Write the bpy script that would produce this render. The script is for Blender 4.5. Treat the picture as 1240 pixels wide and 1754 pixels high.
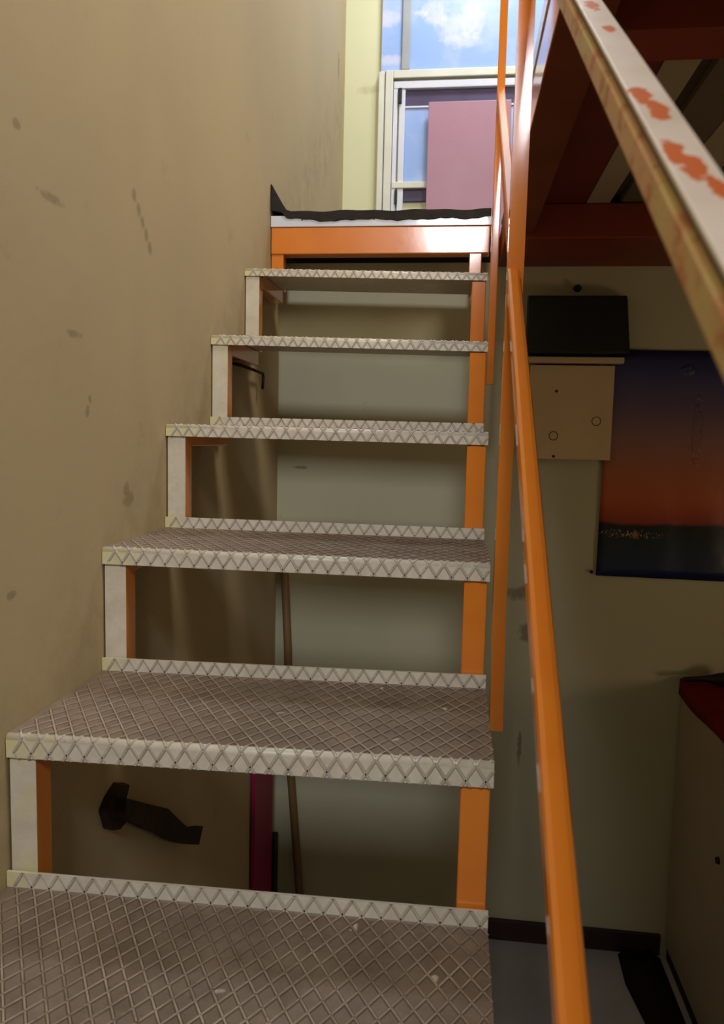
import bpy, bmesh, math, random
from mathutils import Vector, Matrix
random.seed(4)
S = bpy.context.scene
for o in list(bpy.data.objects):
    bpy.data.objects.remove(o)
COL = S.collection

# ---------------------------------------------------------------- camera
FPX, CAM = 1306.27, Vector((0.5509, -0.0601, 0.9798))
YAW, PITCH, ROLL = -0.1196, -0.0963, 0.0232
fwd = Vector((math.sin(YAW)*math.cos(PITCH), math.cos(YAW)*math.cos(PITCH), math.sin(PITCH)))
rt = Vector((math.cos(YAW), -math.sin(YAW), 0))
up = rt.cross(fwd)
r2 = math.cos(ROLL)*rt + math.sin(ROLL)*up
u2 = -math.sin(ROLL)*rt + math.cos(ROLL)*up
cd = bpy.data.cameras.new('camera')
cam = bpy.data.objects.new('camera', cd); COL.objects.link(cam)
m = Matrix((r2, u2, -fwd)).transposed().to_4x4(); m.translation = CAM
cam.matrix_world = m
cd.sensor_fit = 'HORIZONTAL'; cd.sensor_width = 36.0; cd.lens = FPX*36/1240
cd.clip_start = 0.02
cd.dof.use_dof = True; cd.dof.focus_distance = 1.5; cd.dof.aperture_fstop = cd.lens/2.6
S.camera = cam

# ---------------------------------------------------------------- light and exposure
S.view_settings.view_transform = 'Standard'; S.view_settings.look = 'None'
S.view_settings.gamma = 1; S.view_settings.use_curve_mapping = False
S.view_settings.exposure = 0.0
W = bpy.data.worlds.new('world'); S.world = W; W.use_nodes = True
W.node_tree.nodes['Background'].inputs[0].default_value = (0.9, 0.8, 0.62, 1)
W.node_tree.nodes['Background'].inputs[1].default_value = 0.02

def area(name, loc, to, sx, sy, watt, col):
    l = bpy.data.lights.new(name, 'AREA'); l.shape = 'RECTANGLE'; l.size = sx; l.size_y = sy
    l.energy = watt; l.color = col
    o = bpy.data.objects.new(name, l); COL.objects.link(o); o.location = loc
    o.rotation_euler = (Vector(to)-Vector(loc)).to_track_quat('-Z', 'Y').to_euler()
    return o
area('stairwell_lamp', (0.57, -1.6, 2.62), (0.4, 2.2, 1.4), 0.5, 0.4, 47, (0.92, 0.94, 1.0))
area('upper_fill', (1.6, 0.7, 3.5), (0.0, 0.9, 1.4), 0.6, 0.6, 40, (1.0, 0.87, 0.70))  # unseen warm fill, added to brighten the left wall
area('lower_room_fill', (2.3, 0.9, 0.45), (1.6, 2.28, 0.8), 0.3, 0.3, 2.4, (1.0, 0.70, 0.42))  # unseen fill, added to lift and warm the dark lower room
area('landing_lamp', (0.75, 2.75, 3.7), (0.6, 2.9, 1.6), 0.5, 0.3, 30, (0.84, 0.89, 1.0))

# ---------------------------------------------------------------- helpers
def lin(c):
    return tuple(((v/255)/12.92 if v/255 <= 0.04045 else ((v/255+0.055)/1.055)**2.4) for v in c) + (1,)

class NT:
    def __init__(s, name, rough=0.6, spec=0.5):
        s.m = bpy.data.materials.new(name); s.m.use_nodes = True
        s.t = s.m.node_tree; s.b = s.t.nodes['Principled BSDF']
        s.b.inputs['Roughness'].default_value = rough
        s.b.inputs['Specular IOR Level'].default_value = spec
        s.tc = s.t.nodes.new('ShaderNodeTexCoord')
    def n(s, typ, **kw):
        nd = s.t.nodes.new(typ)
        for k, v in kw.items():
            if k in nd.inputs.keys() if isinstance(k, str) else False:
                nd.inputs[k].default_value = v
            else:
                setattr(nd, k, v)
        return nd
    def link(s, a, b): s.t.links.new(a, b)
    def noise(s, scale, detail=4, rough=0.6, vec=None, stretch=None):
        nd = s.t.nodes.new('ShaderNodeTexNoise')
        nd.inputs['Scale'].default_value = scale; nd.inputs['Detail'].default_value = detail
        nd.inputs['Roughness'].default_value = rough
        src = vec or s.tc.outputs['Object']
        if stretch:
            mp = s.t.nodes.new('ShaderNodeMapping'); mp.inputs['Scale'].default_value = stretch
            s.link(src, mp.inputs[0]); src = mp.outputs[0]
        s.link(src, nd.inputs['Vector'])
        return nd.outputs['Fac']
    def ramp(s, fac, lo, hi, a=0.0, b=1.0):
        nd = s.t.nodes.new('ShaderNodeMapRange')
        nd.inputs['From Min'].default_value = lo; nd.inputs['From Max'].default_value = hi
        nd.inputs['To Min'].default_value = a; nd.inputs['To Max'].default_value = b
        s.link(fac, nd.inputs['Value'])
        return nd.outputs['Result']
    def mix(s, fac, a, b):
        nd = s.t.nodes.new('ShaderNodeMix'); nd.data_type = 'RGBA'
        if isinstance(fac, (int, float)): nd.inputs[0].default_value = fac
        else: s.link(fac, nd.inputs[0])
        for k, v in ((6, a), (7, b)):
            if isinstance(v, tuple): nd.inputs[k].default_value = v
            else: s.link(v, nd.inputs[k])
        return nd.outputs[2]
    def math(s, op, a, b=None):
        nd = s.t.nodes.new('ShaderNodeMath'); nd.operation = op
        for k, v in ((0, a), (1, b)):
            if v is None: continue
            if isinstance(v, (int, float)): nd.inputs[k].default_value = v
            else: s.link(v, nd.inputs[k])
        return nd.outputs[0]
    def xyz(s):
        nd = s.t.nodes.new('ShaderNodeSeparateXYZ'); s.link(s.tc.outputs['Object'], nd.inputs[0])
        return nd.outputs
    def color(s, c):
        if isinstance(c, tuple): s.b.inputs['Base Color'].default_value = c
        else: s.link(c, s.b.inputs['Base Color'])
    def bump(s, h, strength=0.3, dist=0.01):
        nd = s.t.nodes.new('ShaderNodeBump'); nd.inputs['Strength'].default_value = strength
        nd.inputs['Distance'].default_value = dist
        s.link(h, nd.inputs['Height']); s.link(nd.outputs[0], s.b.inputs['Normal'])

def ellipse(nt, axes, centre, radii, wob=None, soft=0.35):
    """1 inside an ellipse on two object axes, with a wobbly rim"""
    X = nt.xyz(); tot = None
    for a, c, r in zip(axes, centre, radii):
        d = nt.math('DIVIDE', nt.math('SUBTRACT', X[a], c), r)
        d = nt.math('MULTIPLY', d, d)
        tot = d if tot is None else nt.math('ADD', tot, d)
    if wob is not None: tot = nt.math('ADD', tot, nt.math('MULTIPLY', nt.math('SUBTRACT', wob, 0.5), 4.0))
    return nt.ramp(tot, 1.0+soft, 1.0-soft)

# ---------------------------------------------------------------- materials
def paint(name, c1, c2, rough=0.5, scale=6, spec=0.5, bump=0.15, bscale=60):
    t = NT(name, rough, spec)
    t.color(t.mix(t.ramp(t.noise(scale), 0.3, 0.7), lin(c1), lin(c2)))
    t.bump(t.noise(bscale, 3), bump, 0.003)
    return t.m
M = {}
t = NT('wall_left_paint', 0.75, 0.25)
base = t.mix(t.ramp(t.noise(1.3, 3), 0.3, 0.7), lin((172, 156, 124)), lin((182, 164, 128)))
base = t.mix(t.ramp(t.noise(7, 6, 0.7), 0.62, 0.75, 0, 0.3), base, lin((140, 118, 76)))
X = t.xyz()
# grime line that follows the climb of the treads where shoes and hands touch
pitch_off = t.math('SUBTRACT', X[2], t.math('MULTIPLY', X[1], 0.742))
near = t.math('MULTIPLY', t.ramp(pitch_off, 0.12, -0.08), t.ramp(pitch_off, -0.3, -0.2))
wobw = t.noise(60, 3)
base = t.mix(t.math('MULTIPLY', near, t.ramp(t.noise(14, 5, 0.7), 0.4, 0.75, 0, 0.3)), base, lin((112, 92, 58)))
for (cy, cz, ry, rz) in ((1.211, 1.377, .009, .010), (1.228, 1.359, .009, .010), (1.244, 1.342, .009, .010), (1.261, 1.325, .009, .010), (1.277, 1.307, .009, .010), (0.862, 1.356, .008, .006), (1.037, 1.01, .006, .008), (1.045, 1.03, .004, .006), (0.83, 0.772, .010, .005), (1.18, 0.867, .02, .012), (1.17, .885, .012, .01), (0.945, 1.292, .03, .006), (1.0, 1.12, .02, .005), (3.318, 2.56, .02, .05)):
    e = ellipse(t, (1, 2), (cy, cz), (ry, rz), wobw, 0.7)
    base = t.mix(t.math('MULTIPLY', e, 0.4), base, lin((95, 84, 66)))
t.color(base); t.bump(t.noise(35, 5), 0.12, 0.004); M['wall_left'] = t.m

t = NT('wall_back_paint', 0.75, 0.25)
base = t.mix(t.ramp(t.noise(1.7, 3), 0.3, 0.7), lin((180, 176, 148)), lin((190, 186, 156)))
base = t.mix(t.ramp(t.noise(12, 6, 0.7), 0.66, 0.78, 0, 0.45), base, lin((128, 116, 84)))
for (cx, cz, rx, rz) in ((0.80, 0.40, .035, .03), (0.76, 0.52, .04, .02), (0.075, 0.885, .02, .004), (0.78, 0.03, .006, .05)):
    e = ellipse(t, (0, 2), (cx, cz), (rx, rz), t.noise(40, 3), 0.6)
    base = t.mix(t.math('MULTIPLY', e, 0.55), base, lin((86, 70, 44)))
t.color(base); t.bump(t.noise(35, 5), 0.12, 0.004); M['wall_back'] = t.m

t = NT('wall_end_paint', 0.6, 0.3)
base = t.mix(t.ramp(t.noise(2.2, 3), 0.3, 0.7), lin((208, 208, 168)), lin((216, 214, 176)))
e = ellipse(t, (0, 2), (0.112, 2.535), (.045, .016), t.noise(40, 3), 0.8)
base = t.mix(t.math('MULTIPLY', e, 0.5), base, lin((178, 164, 132)))
t.color(base); t.bump(t.noise(35, 5), 0.1, 0.004); M['wall_end'] = t.m

M['orange'] = paint('orange_gloss_paint', (228, 134, 44), (220, 122, 36), 0.16, 9, 0.5, 0.035, 45)
M['orange_satin'] = paint('orange_satin_paint', (224, 132, 46), (214, 120, 38), 0.5, 9, 0.4, 0.1, 70)
M['orange_under'] = paint('dark_orange_underside', (120, 58, 26), (104, 46, 20), 0.55, 6, 0.3)
M['orange'].node_tree.nodes['Principled BSDF'].inputs['Coat Weight'].default_value = 0.6
M['orange'].node_tree.nodes['Principled BSDF'].inputs['Coat Roughness'].default_value = 0.1
M['orange_dull'] = paint('dull_orange_red', (138, 50, 24), (120, 42, 20), 0.5, 7)  # duller, darker orange-red for the cross beams
M['strip_white'] = paint('white_fascia_paint', (222, 226, 238), (212, 216, 230), 0.12, 12, 0.9, 0.03)
M['cream_frame'] = paint('cream_frame_paint', (222, 222, 208), (210, 210, 196), 0.45, 10)
M['track_white'] = paint('aluminium_white', (225, 226, 236), (214, 218, 230), 0.3, 10)
M['mullion'] = paint('grey_mullion', (150, 156, 160), (164, 168, 170), 0.4, 10)
M['dark_recess'] = paint('dark_violet_shade', (62, 48, 76), (72, 62, 104), 0.5, 6)  # dark tone standing in for shade in the window gaps
M['red_board'] = paint('dusty_red_board', (178, 134, 152), (170, 124, 142), 0.4, 3)
M['rubber'] = paint('black_rubber', (34, 30, 29), (48, 42, 38), 0.8, 30, 0.3, 0.5, 120)
M['black'] = paint('black_plastic', (22, 20, 19), (28, 25, 22), 0.5, 8, 0.4)
M['board_beige'] = paint('beige_board', (206, 182, 142), (196, 172, 132), 0.6, 6)
M['skirting'] = paint('maroon_skirting', (52, 28, 26), (44, 24, 26), 0.5, 6)
M['cabinet'] = paint('off_white_enamel', (186, 172, 150), (176, 160, 138), 0.5, 4)
M['red_cloth'] = paint('dark_red_cloth', (134, 24, 26), (110, 18, 22), 0.85, 14, 0.2, 0.5, 90)
M['dark_sheet'] = paint('black_sheet', (38, 24, 26), (28, 18, 22), 0.9, 12, 0.2, 0.5, 60)
M['magenta'] = paint('magenta_panel', (150, 16, 70), (136, 12, 58), 0.5, 6)
M['stick'] = paint('brown_broomstick', (128, 98, 58), (110, 84, 50), 0.6, 12)
M['rust'] = paint('rusty_iron', (40, 28, 22), (58, 40, 28), 0.75, 16, 0.3, 0.5, 50)
M['plank_beige'] = paint('pale_ceiling_board', (176, 158, 128), (160, 142, 112), 0.6, 5)
M['plank_dark'] = paint('olive_ceiling_board', (112, 98, 72), (100, 88, 64), 0.7, 5)
M['plank_red'] = paint('red_ceiling_board', (120, 40, 24), (106, 34, 20), 0.6, 5)
M['glass'] = NT('clear_pane', 0.05, 0.5).m
g_ = NT('tinted_glass', 0.06, 0.6); g_.b.inputs['Transmission Weight'].default_value = 0.9
g_.color((0.9, 0.93, 0.98, 1)); M['glass'] = g_.m

t = NT('floor_vinyl', 0.45, 0.4)
base = t.mix(t.ramp(t.noise(3, 5), 0.35, 0.7), lin((178, 174, 172)), lin((156, 150, 148)))
t.color(base); M['floor'] = t.m

def white_post():
    t = NT('chipped_white_post_paint', 0.5, 0.4)
    b = t.mix(t.ramp(t.noise(30, 4), 0.35, 0.7), lin((214, 204, 184)), lin((200, 190, 168)))
    b = t.mix(t.ramp(t.noise(16, 4, 0.6), 0.52, 0.68, 0, 0.55), b, lin((206, 198, 128)))
    t.color(b); t.bump(t.noise(80, 4), 0.2, 0.003)
    return t.m
M['post_white'] = white_post()

t = NT('cream_nosing_paint', 0.38, 0.5)
X = t.xyz()
b = t.mix(t.ramp(t.noise(40, 5), 0.35, 0.7), lin((214, 206, 188)), lin((198, 188, 170)))
yl = t.math('MULTIPLY', t.ramp(X[0], 0.075, 0.03), t.ramp(t.noise(24, 3), 0.4, 0.55))
b = t.mix(t.math('MULTIPLY', yl, 0.75), b, lin((214, 206, 142)))
b = t.mix(t.ramp(t.noise(70, 6, 0.75), 0.66, 0.74, 0, 0.8), b, lin((96, 82, 68)))
t.color(b); M['nosing'] = t.m

t = NT('dirty_tread_paint', 0.6, 0.35)
X = t.xyz()
b = t.mix(t.ramp(t.noise(18, 6, 0.7), 0.3, 0.7), lin((142, 125, 108)), lin((112, 96, 82)))
b = t.mix(t.ramp(t.noise(5, 4), 0.45, 0.7, 0, 0.6), b, lin((98, 80, 64)))
b = t.mix(t.ramp(t.noise(55, 5, 0.8), 0.63, 0.72, 0, 0.85), b, lin((52, 42, 36)))
b = t.mix(t.ramp(t.noise(26, 2, 0.4), 0.74, 0.77), b, lin((196, 184, 166)))
t.color(b); t.bump(t.noise(90, 5), 0.4, 0.002); M['tread'] = t.m

t = NT('worn_ridge_paint', 0.5, 0.45)
b = t.mix(t.ramp(t.noise(30, 5, 0.7), 0.35, 0.7), lin((184, 166, 142)), lin((150, 130, 108)))
b = t.mix(t.ramp(t.noise(7, 4, 0.6), 0.42, 0.62, 0, 0.7), b, lin((122, 104, 86)))
b = t.mix(t.ramp(t.noise(60, 5, 0.8), 0.60, 0.68, 0, 0.85), b, lin((64, 53, 44)))
t.color(b); M['ridge'] = t.m
t = NT('nosing_ridge_paint', 0.4, 0.5)
b = t.mix(t.ramp(t.noise(30, 5, 0.7), 0.35, 0.7), lin((196, 186, 168)), lin((160, 148, 132)))
b = t.mix(t.ramp(t.noise(70, 5, 0.8), 0.6, 0.68, 0, 0.75), b, lin((96, 82, 68)))
t.color(b); M['ridge_nosing'] = t.m

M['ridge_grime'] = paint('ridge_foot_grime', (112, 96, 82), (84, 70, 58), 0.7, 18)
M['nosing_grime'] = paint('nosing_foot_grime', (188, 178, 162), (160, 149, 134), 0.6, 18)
t = NT('handrail_top_paint', 0.5, 0.45)
b = t.mix(t.ramp(t.noise(14, 4), 0.35, 0.7), lin((222, 206, 190)), lin((204, 186, 166)))
wob = t.noise(130, 3, 0.6)
for (cy, cx, ry, rx) in ((.321, .6310, .013, .0048), (.301, .6340, .014, .0042), (.255, .6305, .012, .0042), (.242, .633, .013, .0052), (.226, .6375, .010, .003), (.445, .6345, .008, .0036), (.506, .633, .014, .0046), (.60, .634, .01, .004), (.13, .634, .012, .004)):
    e = ellipse(t, (1, 0), (cy, cx), (ry, rx), wob, 0.08)
    b = t.mix(e, b, lin((196, 98, 44)))
t.color(b); M['rail_top'] = t.m
t = NT('handrail_side_paint', 0.55, 0.4)
b = t.mix(t.ramp(t.noise(22, 4), 0.42, 0.6), lin((214, 164, 118)), lin((206, 184, 116)))
b = t.mix(t.ramp(t.noise(40, 4, 0.65, stretch=(1, .6, 1)), 0.53, 0.62, 0, 0.8), b, lin((184, 104, 50)))
b = t.mix(t.ramp(t.noise(80, 4), 0.6, 0.7, 0, 0.6), b, lin((140, 110, 78)))
t.color(b); t.bump(t.noise(60, 4), 0.3, 0.002); M['rail_side'] = t.m
M['rail_gap'] = paint('dark_groove', (112, 98, 76), (92, 80, 62), 0.7, 20)  # dark tone of the groove under the handrail's top strip

# printed sky film in the landing window
t = NT('sky_print_film', 0.35, 0.4)
cl = t.noise(5.0, 6, 0.55)
b = t.mix(t.ramp(cl, 0.42, 0.66), lin((150, 180, 234)), lin((184, 200, 238)))
for (cx, cz, rx, rz) in ((0.40, 2.84, .055, .05), (0.47, 2.78, .06, .06), (0.56, 2.81, .045, .07), (0.34, 2.84, .03, .012), (0.53, 2.72, .07, .03), (0.18, 2.82, .06, .03), (0.2, 2.65, .07, .02)):
    e = ellipse(t, (0, 2), (cx, cz), (rx, rz), t.noise(34, 4, 0.6), 0.7)
    b = t.mix(t.math('MULTIPLY', e, 0.6), b, lin((214, 216, 234)))
t.color(b); M['sky_film'] = t.m

# printed sunset poster (object z runs 0..0.668)
t = NT('sunset_poster_print', 0.3, 0.35)
X = t.xyz()
cr = t.t.nodes.new('ShaderNodeValToRGB')
wz = t.math('DIVIDE', t.math('ADD', X[2], t.math('MULTIPLY', t.math('SUBTRACT', t.noise(4, 3), 0.5), 0.05)), 0.668)
t.link(wz, cr.inputs[0])
els = [(0.0, (30, 34, 78)), (0.06, (30, 46, 74)), (0.16, (20, 34, 44)), (0.235, (16, 16, 24)), (0.25, (146, 54, 34)), (0.34, (180, 84, 42)), (0.46, (172, 96, 62)), (0.62, (136, 98, 96)), (0.8, (88, 74, 112)), (0.92, (54, 54, 104)), (1.0, (44, 46, 90))]
e0 = cr.color_ramp.elements
while len(e0) > 1: e0.remove(e0[-1])
e0[0].position = 0; e0[0].color = lin(els[0][1])
for pz, c in els[1:]:
    e = e0.new(pz); e.color = lin(c)
b = cr.outputs[0]
lights = t.math('MULTIPLY', ellipse(t, (0, 2), (0.085, 0.128), (.09, .012), t.noise(50, 3), 0.9), t.ramp(t.noise(160, 2), 0.56, 0.64))
b = t.mix(lights, b, lin((196, 160, 130)))
b = t.mix(ellipse(t, (0, 2), (0.107, 0.128), (.008, .01), t.noise(90, 3), 0.6), b, lin((150, 96, 70)))
t.color(b)
cre = t.math('ADD', ellipse(t, (0, 2), (.262, .44), (.012, .085), t.noise(40, 2), .5), ellipse(t, (0, 2), (.225, .612), (.018, .014), t.noise(40, 2), .5))
t.bump(t.math('ADD', t.math('MULTIPLY', t.noise(9, 2, 0.4), 0.5), t.math('MULTIPLY', cre, t.noise(110, 3, .6))), 0.6, 0.012); M['poster'] = t.m

# ---------------------------------------------------------------- mesh helpers
def new_bm(): return bmesh.new()
def add_box(bm, x0, x1, y0, y1, z0, z1, mat=0, bev=0.0):
    vs = [bm.verts.new((x, y, z)) for x in (x0, x1) for y in (y0, y1) for z in (z0, z1)]
    fs = []
    for idx in ((0, 1, 3, 2), (4, 6, 7, 5), (0, 4, 5, 1), (2, 3, 7, 6), (0, 2, 6, 4), (1, 5, 7, 3)):
        f = bm.faces.new([vs[i] for i in idx]); f.material_index = mat; fs.append(f)
    if bev:
        es = list({e for f in fs for e in f.edges})
        bmesh.ops.bevel(bm, geom=es, offset=bev, segments=2, affect='EDGES', profile=0.5)
    return fs
def add_bar(bm, p0, p1, side, w, h, bev=0.0, mat=0):
    """rectangular bar from p0 to p1; w along side, h along the third axis; centred"""
    p0, p1, side = Vector(p0), Vector(p1), Vector(side).normalized()
    d = (p1-p0).normalized(); n = side.cross(d).normalized()
    vs = []
    for p in (p0, p1):
        for a, b in ((-1, -1), (1, -1), (1, 1), (-1, 1)):
            vs.append(bm.verts.new(p + side*a*w/2 + n*b*h/2))
    fs = [bm.faces.new([vs[i] for i in ix]) for ix in ((0, 3, 2, 1), (4, 5, 6, 7), (0, 1, 5, 4), (1, 2, 6, 5), (2, 3, 7, 6), (3, 0, 4, 7))]
    for f in fs: f.material_index = mat
    if bev:
        es = list({e for f in fs for e in f.edges})
        bmesh.ops.bevel(bm, geom=es, offset=bev, segments=2, affect='EDGES', profile=0.5)
def add_tube(bm, pts, rad, seg=12, mat=0):
    rings = []
    pts = [Vector(p) for p in pts]
    for i, p in enumerate(pts):
        d = (pts[min(i+1, len(pts)-1)]-pts[max(i-1, 0)]).normalized()
        a = d.orthogonal().normalized() if i == 0 else (rings[-1][1] - d*d.dot(rings[-1][1])).normalized()
        b = d.cross(a); r = rad[i] if isinstance(rad, (list, tuple)) else rad
        rings.append(([bm.verts.new(p + (a*math.cos(2*math.pi*k/seg)+b*math.sin(2*math.pi*k/seg))*r) for k in range(seg)], a))
    for (ra, _), (rb, _) in zip(rings, rings[1:]):
        for k in range(seg):
            f = bm.faces.new((ra[k], ra[(k+1) % seg], rb[(k+1) % seg], rb[k])); f.smooth = True; f.material_index = mat
    bm.faces.new(rings[0][0][::-1]); bm.faces.new(rings[-1][0])
def obj(name, bm, mats, parent=None, loc=None, smooth=False):
    bmesh.ops.recalc_face_normals(bm, faces=bm.faces)
    me = bpy.data.meshes.new(name); bm.to_mesh(me); bm.free()
    for mm in (mats if isinstance(mats, (list, tuple)) else [mats]): me.materials.append(M[mm])
    if smooth:
        for p in me.polygons: p.use_smooth = True
    o = bpy.data.objects.new(name, me); COL.objects.link(o)
    if loc is not None: o.location = loc
    if parent is not None: o.parent = parent
    return o
def box(name, x0, x1, y0, y1, z0, z1, mat, parent=None, bev=0.002):
    bm = new_bm(); add_box(bm, x0, x1, y0, y1, z0, z1, 0, bev)
    return obj(name, bm, mat, parent)
def tag(o, label, cat, group=None):
    o['label'] = label; o['category'] = cat
    if group: o['group'] = group
    return o
def thing(name, label, cat, loc=(0, 0, 0), group=None):
    o = bpy.data.objects.new(name, None); COL.objects.link(o); o.location = loc; o.empty_display_size = 0.1
    return tag(o, label, cat, group)
def struct(o): o['kind'] = 'structure'; return o

G, H = 0.2695, 0.2
FLOOR, LAND = -0.6, 1.61
YL = 8*G                      # landing front

# ---------------------------------------------------------------- structure
struct(box('floor', -0.1, 2.7, -3.0, 2.4, FLOOR-0.1, FLOOR, 'floor', bev=0))
struct(box('wall_left', -0.1, 0.0, -3.0, 3.6, FLOOR-0.1, 4.2, 'wall_left', bev=0))
struct(box('wall_back', 0.0, 2.7, 2.28, 2.38, FLOOR-0.1, 1.505, 'wall_back', bev=0))
struct(box('wall_end', 0.0, 2.7, 3.50, 3.60, 1.45, 4.2, 'wall_end', bev=0))
struct(box('wall_right', 2.7, 2.8, -3.0, 3.6, FLOOR-0.1, 4.2, 'wall_back', bev=0))
struct(box('wall_front', -0.1, 2.8, -3.1, -3.0, FLOOR-0.1, 4.2, 'wall_end', bev=0))
struct(box('ceiling', -0.1, 2.8, -3.1, 3.6, 4.2, 4.3, 'wall_end', bev=0))
struct(box('baseboard_back', 0.645, 1.235, 2.266, 2.28, FLOOR, FLOOR+0.066, 'skirting', bev=0.002))

# ---------------------------------------------------------------- staircase
stair = thing('staircase', 'open-riser steel stair of chequer-plate treads on orange and white posts beside the left wall', 'staircase', (0, 0, 0))
ZL = {7: 1.4059, 6: 1.2025, 5: .9987, 4: .7989, 3: .5984, 2: .397, 1: .199, 0: 0.0, -1: -.2, -2: -.4}
ZR = {7: 1.3926, 6: 1.1919, 5: .9955, 4: .7981, 3: .6067, 2: .404, 1: .203, 0: 0.0, -1: -.2, -2: -.4}
FLG = {7: .019, 6: .0215, 5: .0228, 4: .027, 3: .030}
WID = {7: .6150, 6: .6125, 5: .6095, 4: .6085, 3: .6085}
LIP = 0.022

def profile(fl, lip):
    """unrolled visible face of a tread: (y, z, ny, nz) from lip top to flange bottom"""
    r = 0.007; yb = G-0.004; P = [(yb, lip, -1, 0), (yb, 0.002, -1, 0), (yb-0.002, 0, 0, 1), (r, 0, 0, 1)]
    for k in range(1, 5):
        a = math.pi/2*k/4
        P.append((r-r*math.sin(a), -r+r*math.cos(a), -math.sin(a), math.cos(a)))
    P.append((0, -fl, -1, 0))
    return P
def make_tread(i):
    w = WID.get(i, .6085); fl = FLG.get(i, .03)
    P = profile(fl, LIP); tk = 0.004
    bm = new_bm()
    outer = [(p[0], p[1]) for p in P]
    inner = [(p[0]-p[2]*tk, p[1]-p[3]*tk) for p in P]
    inner[0] = (inner[0][0], P[0][1]); inner[1] = (G, -tk); inner[2] = (G-0.006, -tk); inner[-1] = (tk, -fl)
    x0 = 0.001
    A = [bm.verts.new((x0, y, z)) for y, z in outer]; B = [bm.verts.new((w, y, z)) for y, z in outer]
    C = [bm.verts.new((x0, y, z)) for y, z in inner]; D = [bm.verts.new((w, y, z)) for y, z in inner]
    n = len(P)
    for k in range(n-1):
        f = bm.faces.new((A[k], A[k+1], B[k+1], B[k])); f.material_index = 1 if 1 <= k <= 2 else 0
        f.smooth = 3 <= k <= 6
        bm.faces.new((C[k], D[k], D[k+1], C[k+1]))
        bm.faces.new((A[k], C[k], C[k+1], A[k+1])); bm.faces.new((B[k], B[k+1], D[k+1], D[k]))
    bm.faces.new((A[0], B[0], D[0], C[0])); bm.faces.new((A[-1], C[-1], D[-1], B[-1]))
    o = obj('tread', bm, ['nosing', 'tread'], stair, (0, i*G, ZL[i]))
    o.rotation_euler = (0, -(ZR[i]-ZL[i])/w, 0)
    # raised diamond lattice
    V = [0.0]
    for a, b in zip(P, P[1:]): V.append(V[-1]+math.hypot(a[0]-b[0], a[1]-b[1]))
    L = V[-1]
    def at(v):
        for k in range(n-1):
            if v <= V[k+1]+1e-9:
                s = (v-V[k])/max(1e-9, V[k+1]-V[k]); a, b = P[k], P[k+1]
                ny, nz = a[2]+(b[2]-a[2])*s, a[3]+(b[3]-a[3])*s
                l = math.hypot(ny, nz)
                return (a[0]+(b[0]-a[0])*s, a[1]+(b[1]-a[1])*s, ny/l, nz/l)
    PX, PY = 0.0235, 0.036
    ks = PX/PY; rw = 0.0023; ht = 0.0013
    bm = new_bm(); umin, umax = 0.012, w-0.001
    ang = math.atan(ks); hw = rw/math.cos(ang)
    for sgn in (1, -1):
        u0 = -L*ks if sgn > 0 else 0.0
        u0 = math.floor(u0/PX)*PX + random.uniform(-.0006, .0006)
        while u0 < w + L*ks:
            va, vb = 0.0, L
            lo, hi = (umin-u0)/(sgn*ks), (umax-u0)/(sgn*ks)
            if lo > hi: lo, hi = hi, lo
            va, vb = max(va, lo), min(vb, hi)
            if vb-va > 0.004:
                vv = sorted({va, vb, *[x for x in V if va < x < vb]})
                rows = []
                for v in vv:
                    y, z, ny, nz = at(v); u = u0+sgn*ks*v
                    rows.append([bm.verts.new((u-hw, y, z)), bm.verts.new((u-hw*.45, y+ny*ht, z+nz*ht)), bm.verts.new((u+hw*.45, y+ny*ht, z+nz*ht)), bm.verts.new((u+hw, y, z))])
                for (ra, va_), (rb, vb_) in zip(zip(rows, vv), zip(rows[1:], vv[1:])):
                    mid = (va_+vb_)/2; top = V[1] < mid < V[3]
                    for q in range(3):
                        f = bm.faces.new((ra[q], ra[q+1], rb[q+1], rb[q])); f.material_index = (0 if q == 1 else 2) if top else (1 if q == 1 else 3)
                bm.faces.new(rows[0][::-1]); bm.faces.new(rows[-1])
            u0 += PX
    rd = obj('ridge', bm, ['ridge', 'ridge_nosing', 'ridge_grime', 'nosing_grime'], o); rd['kind'] = 'stuff'
for i in range(-2, 8): make_tread(i)

PW = 0.035
for i in range(-2, 9):
    zt_l = (ZL.get(i, 1.505+.0)) - (FLG.get(i, .03) if i < 8 else 0)
    zt_r = (ZR.get(i, 1.505)) - (FLG.get(i, .03) if i < 8 else 0)
    zb_l = ZL[i-1]-0.004 if i > -2 else FLOOR
    zb_r = ZR[i-1]-0.004 if i > -2 else FLOOR
    if i == 8: zt_l = zt_r = 1.506
    y0 = i*G + 0.005
    # left post: cream front, orange sides
    bm = new_bm(); fs = add_box(bm, .003, .003+PW, y0, y0+PW, zb_l, zt_l)
    bm.normal_update()
    for f in bm.faces: f.material_index = 0 if (f.normal.y < -0.5 and i < 8) else 1
    obj('riser_post', bm, ['post_white', 'orange'], stair)
    xr = WID.get(i, .6085)-0.036
    bm = new_bm(); add_box(bm, xr-.002, xr+PW-.002, y0, y0+PW, zb_r, zt_r, 0, .0025)
    obj('riser_post', bm, 'orange', stair)
    if i < 8:
        bm = new_bm(); add_box(bm, .003, .003+PW, y0+PW, y0+G, ZL[i]-.042, ZL[i]-.006, 0, .002)
        obj('side_tube', bm, 'orange', stair)
        bm = new_bm(); add_box(bm, xr-.002, xr+PW-.002, y0+PW, y0+G, ZR[i]-.042, ZR[i]-.008, 0, .002)
        obj('side_tube', bm, 'orange', stair)

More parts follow.
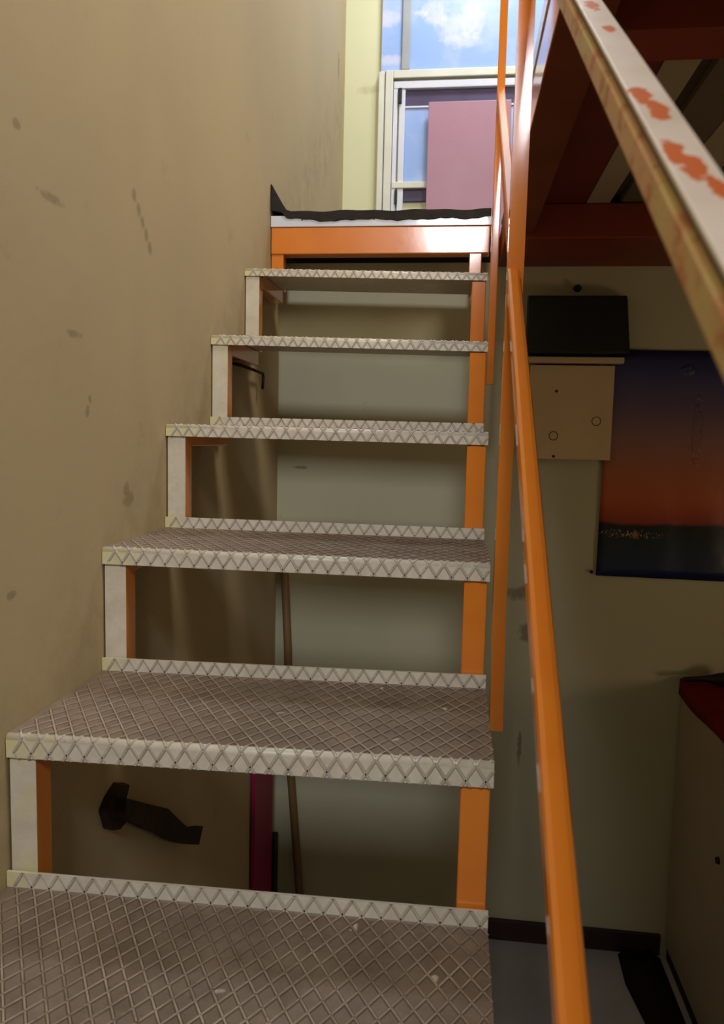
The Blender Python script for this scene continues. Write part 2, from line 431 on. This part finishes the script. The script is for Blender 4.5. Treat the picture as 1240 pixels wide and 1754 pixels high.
# ---------------------------------------------------------------- landing and mezzanine
land = thing('landing', 'orange-fronted stair landing with a white edge strip at the top of the steps', 'landing', (0.3, YL, 1.5))
def lp(o, par=land):
    o.parent = par; o.matrix_parent_inverse = Matrix.Translation(-par.location)
    return o
bm = new_bm(); add_box(bm, .002, .626, YL, YL+.05, 1.503, 1.578, 0, .003)
lp(obj('front_beam', bm, 'orange'))
bm = new_bm(); add_box(bm, .001, .628, YL-.002, YL+.05, 1.579, 1.610, 0, .0015)
es = lp(obj('edge_strip', bm, 'strip_white'))
for x in (.093, .30, .556):
    bm = new_bm(); add_tube(bm, [(x, YL-.0035, 1.598), (x, YL+.002, 1.598)], .0022, 8)
    k = obj('screw', bm, 'black'); k.parent = es
bm = new_bm(); add_box(bm, .001, .653, YL+.05, 3.5, 1.56, 1.609, 0, 0)
lp(obj('deck', bm, 'plank_dark'))

mez = thing('mezzanine', 'dark red-beamed mezzanine floor overhead on the right of the railing', 'mezzanine', (0.7, 1.2, 1.505))
def mp(o): return lp(o, mez)
YB = -0.6
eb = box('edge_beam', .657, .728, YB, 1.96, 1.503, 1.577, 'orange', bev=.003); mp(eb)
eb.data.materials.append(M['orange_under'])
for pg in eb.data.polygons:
    if pg.normal.z < -.5 or pg.normal.x > .5: pg.material_index = 1  # bottom and right faces take a darker orange
mp(box('edge_strip', .655, .70, YB, 2.16, 1.580, 1.612, 'strip_white', bev=.0015))
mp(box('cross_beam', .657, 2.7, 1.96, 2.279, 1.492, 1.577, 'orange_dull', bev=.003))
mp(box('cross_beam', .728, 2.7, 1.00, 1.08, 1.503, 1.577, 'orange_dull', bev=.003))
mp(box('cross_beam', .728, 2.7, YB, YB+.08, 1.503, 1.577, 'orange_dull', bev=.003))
xs = [(.702, .852, 'plank_red', 1.578), (.854, .911, 'plank_beige', 1.5775), (.938, 1.02, 'plank_dark', 1.580), (1.022, 1.10, 'plank_beige', 1.5785), (1.102, 1.3, 'plank_dark', 1.579), (1.302, 1.5, 'plank_red', 1.578), (1.502, 1.9, 'plank_dark', 1.578), (1.902, 2.3, 'plank_dark', 1.579), (2.302, 2.7, 'plank_dark', 1.578)]
for a, b, mt, z in xs:
    mp(box('plank', a, b, YB, 3.5, z, 1.60, mt, bev=.0015))
mp(box('deck', .70, 2.7, YB, 3.5, 1.60, 1.612, 'plank_dark', bev=0))

# rubber mat
bm = new_bm(); nx, ny = 40, 24
rows = []
for j in range(ny+1):
    y = YL-.006 + (3.2-YL)*((j/ny)**1.8)
    row = []
    for k in range(nx+1):
        x = .003 + .624*((k/nx)**1.15)
        z = 1.6215 + .0015*math.sin(x*31+y*6) + .0012*math.sin(x*63+1)
        c = max(0, 1-x/.05)*max(0, 1-(y-YL)/.35)
        z += .078*c**1.1
        row.append(bm.verts.new((x, y, z)))
    rows.append(row)
# drooping front lip
lipr = []
for k, v in enumerate(rows[0]):
    x = v.co.x
    d = .009 + .010*math.exp(-((x-.19)/.1)**2) + .010*math.exp(-((x-.42)/.11)**2) + .006*math.exp(-((x-.58)/.05)**2) + .0015*math.sin(x*140)
    if x < .04: d = -.002 - 0.02*max(0, (.04-x)/.04)*0
    lipr.append(bm.verts.new((x, YL-.007, v.co.z-.008-max(0, d) - (.07*max(0, 1-x/.05)**1.1 if x < .05 else 0))))
allr = [lipr]+rows
for a, b in zip(allr, allr[1:]):
    for k in range(nx): bm.faces.new((a[k], a[k+1], b[k+1], b[k]))
mat = obj('rubber_mat', bm, 'rubber', None)
sm = mat.modifiers.new('thick', 'SOLIDIFY'); sm.thickness = .006; sm.offset = -1
tag(mat, 'black rubber mat with a wavy edge, curled up against the wall on the landing', 'mat')

# ---------------------------------------------------------------- railing
rail = thing('stair_railing', 'orange square-tube stair railing with a peeling white handrail', 'railing', (.63, 1.2, .5))
SL = H/G
def rp(o): return lp(o, rail)
def pitched(name, x0, x1, y0, y1, o0, o1, mats, bev=.002):
    bm = new_bm()
    vs = [bm.verts.new((x, y, y*SL+o)) for y in (y0, y1) for o in (o0, o1) for x in (x0, x1)]
    fs = [bm.faces.new([vs[i] for i in ix]) for ix in ((0, 1, 3, 2), (4, 6, 7, 5), (0, 4, 5, 1), (2, 3, 7, 6), (0, 2, 6, 4), (1, 5, 7, 3))]
    if bev:
        bmesh.ops.bevel(bm, geom=list(bm.edges), offset=bev, segments=2, affect='EDGES', profile=.5)
    return rp(obj(name, bm, mats))
hr = pitched('handrail', .625, .642, -.35, 1.9, .872, .8925, 'rail_side', .0025)
hr['label'] = 'handrail tube with patchy beige and orange side'
gp = pitched('gap_filler', .6275, .640, -.35, 1.9, .8920, .8995, 'rail_gap', 0)
tp = pitched('top_strip', .6252, .6425, -.35, 1.9, .8985, .9018, 'rail_top', .0008)
for c in (gp, tp): c.parent = hr; c.matrix_parent_inverse = Matrix()
tp['label'] = 'white handrail top with orange chips'
pitched('mid_rail', .6180, .6375, -.35, 1.128, .3705, .403, 'orange', .005)
pitched('mid_rail', .6195, .638, 1.152, 1.875, .395, .432, 'orange_satin', .003)
# near post follows its slight lean
bm = new_bm()
pts = [(.6303, 1.14, .523), (.6275, 1.14, .713), (.6280, 1.14, .923), (.6310, 1.14, 1.237), (.6318, 1.14, 1.628), (.6318, 1.14, 1.7195)]
rings = []
for (x, y, z) in pts:
    w = .0120 if z > 1.2 else .0102
    rings.append([bm.verts.new((x+a*w, y+b*.0125, z)) for a, b in ((-1, -1), (1, -1), (1, 1), (-1, 1))])
for a, b in zip(rings, rings[1:]):
    for k in range(4): bm.faces.new((a[k], a[(k+1) % 4], b[(k+1) % 4], b[k]))
bm.faces.new(rings[0][::-1]); bm.faces.new(rings[-1])
rp(obj('post', bm, 'orange'))
bm = new_bm(); add_bar(bm, (.6295, 1.885, 1.12), (.6295, 1.885, 2.31), (1, 0, 0), .0185, .0185, .002)
rp(obj('post', bm, 'orange'))

# ---------------------------------------------------------------- landing window
win = bpy.data.objects.new('window_1', None); COL.objects.link(win); win.location = (.5, 3.5, 2.0); struct(win)
def wp(o): return lp(o, win)
wp(box('sky_pane', .165, 1.0, 3.478, 3.499, 2.60, 3.4, 'sky_film', bev=.002))
wp(box('mullion', .257, .293, 3.462, 3.478, 2.60, 3.4, 'mullion', bev=.003))
wp(box('casing_board', .157, .184, 3.47, 3.5, 1.61, 2.60, 'cream_frame', bev=.003))
wp(box('casing_board', .188, .222, 3.462, 3.5, 1.61, 2.60, 'cream_frame', bev=.003))
wp(box('casing_board', .222, 1.0, 3.462, 3.5, 2.566, 2.60, 'cream_frame', bev=.003))
wp(box('sash_track', .225, 1.0, 3.470, 3.5, 2.524, 2.556, 'track_white', bev=.003))
wp(box('sash_stile', .224, .243, 3.472, 3.5, 1.61, 2.556, 'track_white', bev=.003))
wp(box('sash_stile', .250, .277, 3.474, 3.5, 1.61, 2.524, 'track_white', bev=.003))
wp(box('gap_shade', .277, 1.0, 3.488, 3.4999, 2.452, 2.523, 'dark_recess', bev=.002))  # dark strip painted in for the shaded gap above the sash
wp(box('sash_bead', .277, 1.0, 3.480, 3.4995, 2.4455, 2.4535, 'track_white', bev=.001))
wp(box('sky_pane', .277, 1.0, 3.486, 3.4995, 2.125, 2.445, 'sky_film', bev=.002))
wp(box('sash_rail', .226, 1.0, 3.468, 3.5, 2.098, 2.126, 'cream_frame', bev=.003))
wp(box('gap_shade', .277, 1.0, 3.488, 3.4999, 2.045, 2.096, 'dark_recess', bev=.002))  # same painted shade for the gap below the sash rail
wp(box('latch', .247, .262, 3.462, 3.474, 2.46, 2.525, 'black', bev=.002))
wp(box('latch', .240, .252, 3.462, 3.472, 2.03, 2.09, 'black', bev=.002))
bd = box('red_board', .383, .74, 3.440, 3.456, 1.632, 2.452, 'red_board', bev=.002)
tag(bd, 'plain dusty red board standing on the landing in front of the window', 'board')

# ---------------------------------------------------------------- right-hand wall things
bx = thing('meter_box', 'black box above a beige mounting board on the back wall', 'box', (.9, 2.28, 1.2))
def bp(o): return lp(o, bx)
bm = new_bm()
f0 = [(.745, 2.262, 1.405), (1.027, 2.262, 1.405), (1.045, 2.262, 1.232), (.745, 2.262, 1.232)]
f1 = [(.742, 2.215, 1.398), (1.018, 2.215, 1.398), (1.030, 2.20, 1.236), (.742, 2.20, 1.236)]
va = [bm.verts.new(p) for p in f0]; vb = [bm.verts.new(p) for p in f1]
bm.faces.new(va); bm.faces.new(vb[::-1])
for k in range(4): bm.faces.new((va[k], vb[k], vb[(k+1) % 4], va[(k+1) % 4]))
bmesh.ops.bevel(bm, geom=list(bm.edges), offset=.004, segments=2, affect='EDGES', profile=.5)
bp(obj('cover', bm, 'black'))
bp(box('ledge', .742, 1.022, 2.226, 2.262, 1.210, 1.228, 'board_beige', bev=.003))
bp(box('batten', .78, .96, 2.2625, 2.2795, 1.0, 1.38, 'black', bev=0))
bdm = bp(box('mounting_board', .76, 1.0, 2.242, 2.262, .932, 1.205, 'board_beige', bev=.002))
for (x, z) in ((.835, 1.00), (.955, 1.045)):
    bm = new_bm()
    ringp = [(x+.0125*math.cos(a*math.pi/10), 2.2415, z+.0125*math.sin(a*math.pi/10)) for a in range(21)]
    add_tube(bm, ringp, .0011, 6)
    k = obj('screw_ring', bm, 'rust'); k.parent = bdm
for (x, z) in ((.838, .94), (.838, 1.13)):
    bm = new_bm(); add_tube(bm, [(x, 2.239, z), (x, 2.245, z)], .004, 8)
    k = obj('screw', bm, 'rust'); k.parent = bdm
bm = new_bm(); add_tube(bm, [(.885, 2.279, 1.432), (.885, 2.262, 1.430), (.885, 2.256, 1.426)], [.005, .006, .012], 10)
tag(obj('coat_peg', bm, 'black'), 'small dark round peg on the back wall just over the black box', 'peg')

bm = new_bm(); nx, nz = 26, 24; PWd, PH = .56, .668
g2 = [[bm.verts.new((PWd*a/nx, -.002-.003*abs(math.sin(a*.45+1+c*.07)) - .002*math.sin(c*.5)**2, PH*c/nz)) for a in range(nx+1)] for c in range(nz+1)]
for c in range(nz):
    for a in range(nx): bm.faces.new((g2[c][a], g2[c][a+1], g2[c+1][a+1], g2[c+1][a]))
po = obj('poster', bm, 'poster', None, (.982, 2.276, .586), True)
po.modifiers.new('thick', 'SOLIDIFY').thickness = .0012
po.rotation_euler = (0, .006, 0)
tag(po, 'glossy sunset over dark water poster pinned to the back wall', 'poster')
bm = new_bm(); add_tube(bm, [(.968, 2.28, .597), (.968, 2.270, .597), (.968, 2.268, .597)], [.003, .003, .006], 8)
tag(obj('nail', bm, 'rust'), 'small dark nail in the back wall by the lower corner of the poster', 'nail')

cb = thing('cabinet', 'waist-high off-white cabinet against the back wall under the poster', 'cabinet', (1.5, 2.0, FLOOR))
def cp(o): return lp(o, cb)
cp(box('body', 1.246, 1.84, 1.55, 2.262, FLOOR+.04, .262, 'cabinet', bev=.006))
cp(box('plinth', 1.25, 1.83, 1.58, 2.255, FLOOR, FLOOR+.04, 'black', bev=.003))
cp(box('door', 1.245, 1.835, 1.53, 1.549, FLOOR+.05, .25, 'cabinet', bev=.005))
bm = new_bm(); add_tube(bm, [(1.239, 1.87, -.06), (1.247, 1.87, -.06)], [.008, .010], 10)
cp(obj('rust_spot', bm, 'rust'))
# red cloth over its top
bm = new_bm(); rows = []
for j in range(17):
    y = 1.56+.70*j/16; row = []
    for k in range(13):
        x = 1.2385 if k == 0 else 1.2405+.57*(k-1)/11
        z = .266+.006*abs(math.sin(x*23+y*17))+.012*max(0, math.sin(y*9+x*5))**2
        z += .006
        if k == 0: z = .240+.006*math.sin(y*14)
        row.append(bm.verts.new((x, y, z)))
    rows.append(row)
for a, b in zip(rows, rows[1:]):
    for k in range(12): bm.faces.new((a[k], a[k+1], b[k+1], b[k]))
rc = obj('red_cloth', bm, 'red_cloth', None, None, True)
rc.modifiers.new('thick', 'SOLIDIFY').thickness = .004
tag(rc, 'crumpled dark red cloth spread over the off-white cabinet', 'cloth')
bm = new_bm(); add_tube(bm, [(1.235, 2.21, .300), (1.30, 2.22, .304), (1.345, 2.20, .310), (1.38, 2.18, .312)], [.007, .009, .022, .024], 12)
tag(obj('torch', bm, 'black'), 'dark slim tool lying on the red cloth of the cabinet', 'tool')
# low crumpled dark sheet on the floor
bm = new_bm(); rows = []
out = [(1.105, 2.25), (1.10, 2.12), (1.12, 1.97), (1.13, 1.85), (1.12, 1.72)]
for j, (xl, y) in enumerate(out):
    row = []
    for k in range(9):
        s = k/8; x = xl+(1.232-xl)*s
        row.append(bm.verts.new((x, y, FLOOR+.003+.035*math.sin(math.pi*min(1, s*1.05))**.7*(0.7+.3*math.sin(j*2.1+k*1.3)))))
    rows.append(row)
for a, b in zip(rows, rows[1:]):
    for k in range(8): bm.faces.new((a[k], a[k+1], b[k+1], b[k]))
dc = obj('dark_sheet', bm, 'dark_sheet', None, None, True)
dc.modifiers.new('thick', 'SOLIDIFY').thickness = .003
tag(dc, 'black sheet lying on the floor along the side of the white cabinet', 'cloth')

# ---------------------------------------------------------------- under the stair
bs = thing('wall_bracket', 'dark crooked iron bracket sticking out of the left wall under the stair', 'bracket', (0, 1.05, .38))
def kp(o): return lp(o, bs)
bm = new_bm()
o2 = [(1.057, .373), (1.078, .387), (1.111, .396), (1.15, .378), (1.135, .356), (1.149, .316), (1.11, .312), (1.073, .335)]
va = [bm.verts.new((.001, y, z)) for y, z in o2]; vb = [bm.verts.new((.014, 1.105+(y-1.105)*.92, .355+(z-.355)*.92)) for y, z in o2]
bm.faces.new(va); bm.faces.new(vb[::-1])
for k in range(8): bm.faces.new((va[k], vb[k], vb[(k+1) % 8], va[(k+1) % 8]))
kp(obj('flange', bm, 'rust'))
sec = [(1.087, .383, 1.086, .350), (1.19, .321, 1.177, .284), (1.273, .272, 1.244, .238), (1.319, .231, 1.294, .199), (1.385, .173, 1.358, .156), (1.43, .152, 1.405, .128), (1.476, .131, 1.450, .103)]
bm = new_bm(); rings = []
for (yt, zt, yb_, zb_) in sec:
    rings.append([bm.verts.new((x, y, z)) for x, y, z in ((.014, yb_, zb_), (.034, yb_, zb_), (.034, yt, zt), (.014, yt, zt))])
for a, b in zip(rings, rings[1:]):
    for k in range(4): bm.faces.new((a[k], a[(k+1) % 4], b[(k+1) % 4], b[k]))
bm.faces.new(rings[0][::-1]); bm.faces.new(rings[-1])
kp(obj('arm', bm, 'rust'))
mg = box('magenta_plank', .004, .016, 1.985, 2.20, FLOOR, .12, 'magenta', bev=.002)
tag(mg, 'narrow magenta board standing against the left wall in the far corner', 'board')
bl = box('black_strip', .004, .022, 2.215, 2.262, FLOOR, -.30, 'black', bev=.002)
tag(bl, 'short black strip standing beside the magenta board in the corner', 'strip')
bm = new_bm(); add_tube(bm, [(.115, 2.245, FLOOR), (.097, 2.25, -.488), (.057, 2.257, -.05), (.045, 2.262, .31), (.03, 2.264, .58)], .0125, 12)
tag(obj('broomstick', bm, 'stick'), 'brown wooden stick leaning in the corner behind the stair', 'stick')
bm = new_bm(); add_tube(bm, [(.004, 1.78, 1.155), (.02, 1.80, 1.152), (.022, 2.0, 1.150), (.022, 2.006, 1.140), (.022, 1.998, 1.108)], .004, 8)
tag(obj('wire_hook', bm, 'rust'), 'bent dark wire hook on the left wall under the upper steps', 'hook')
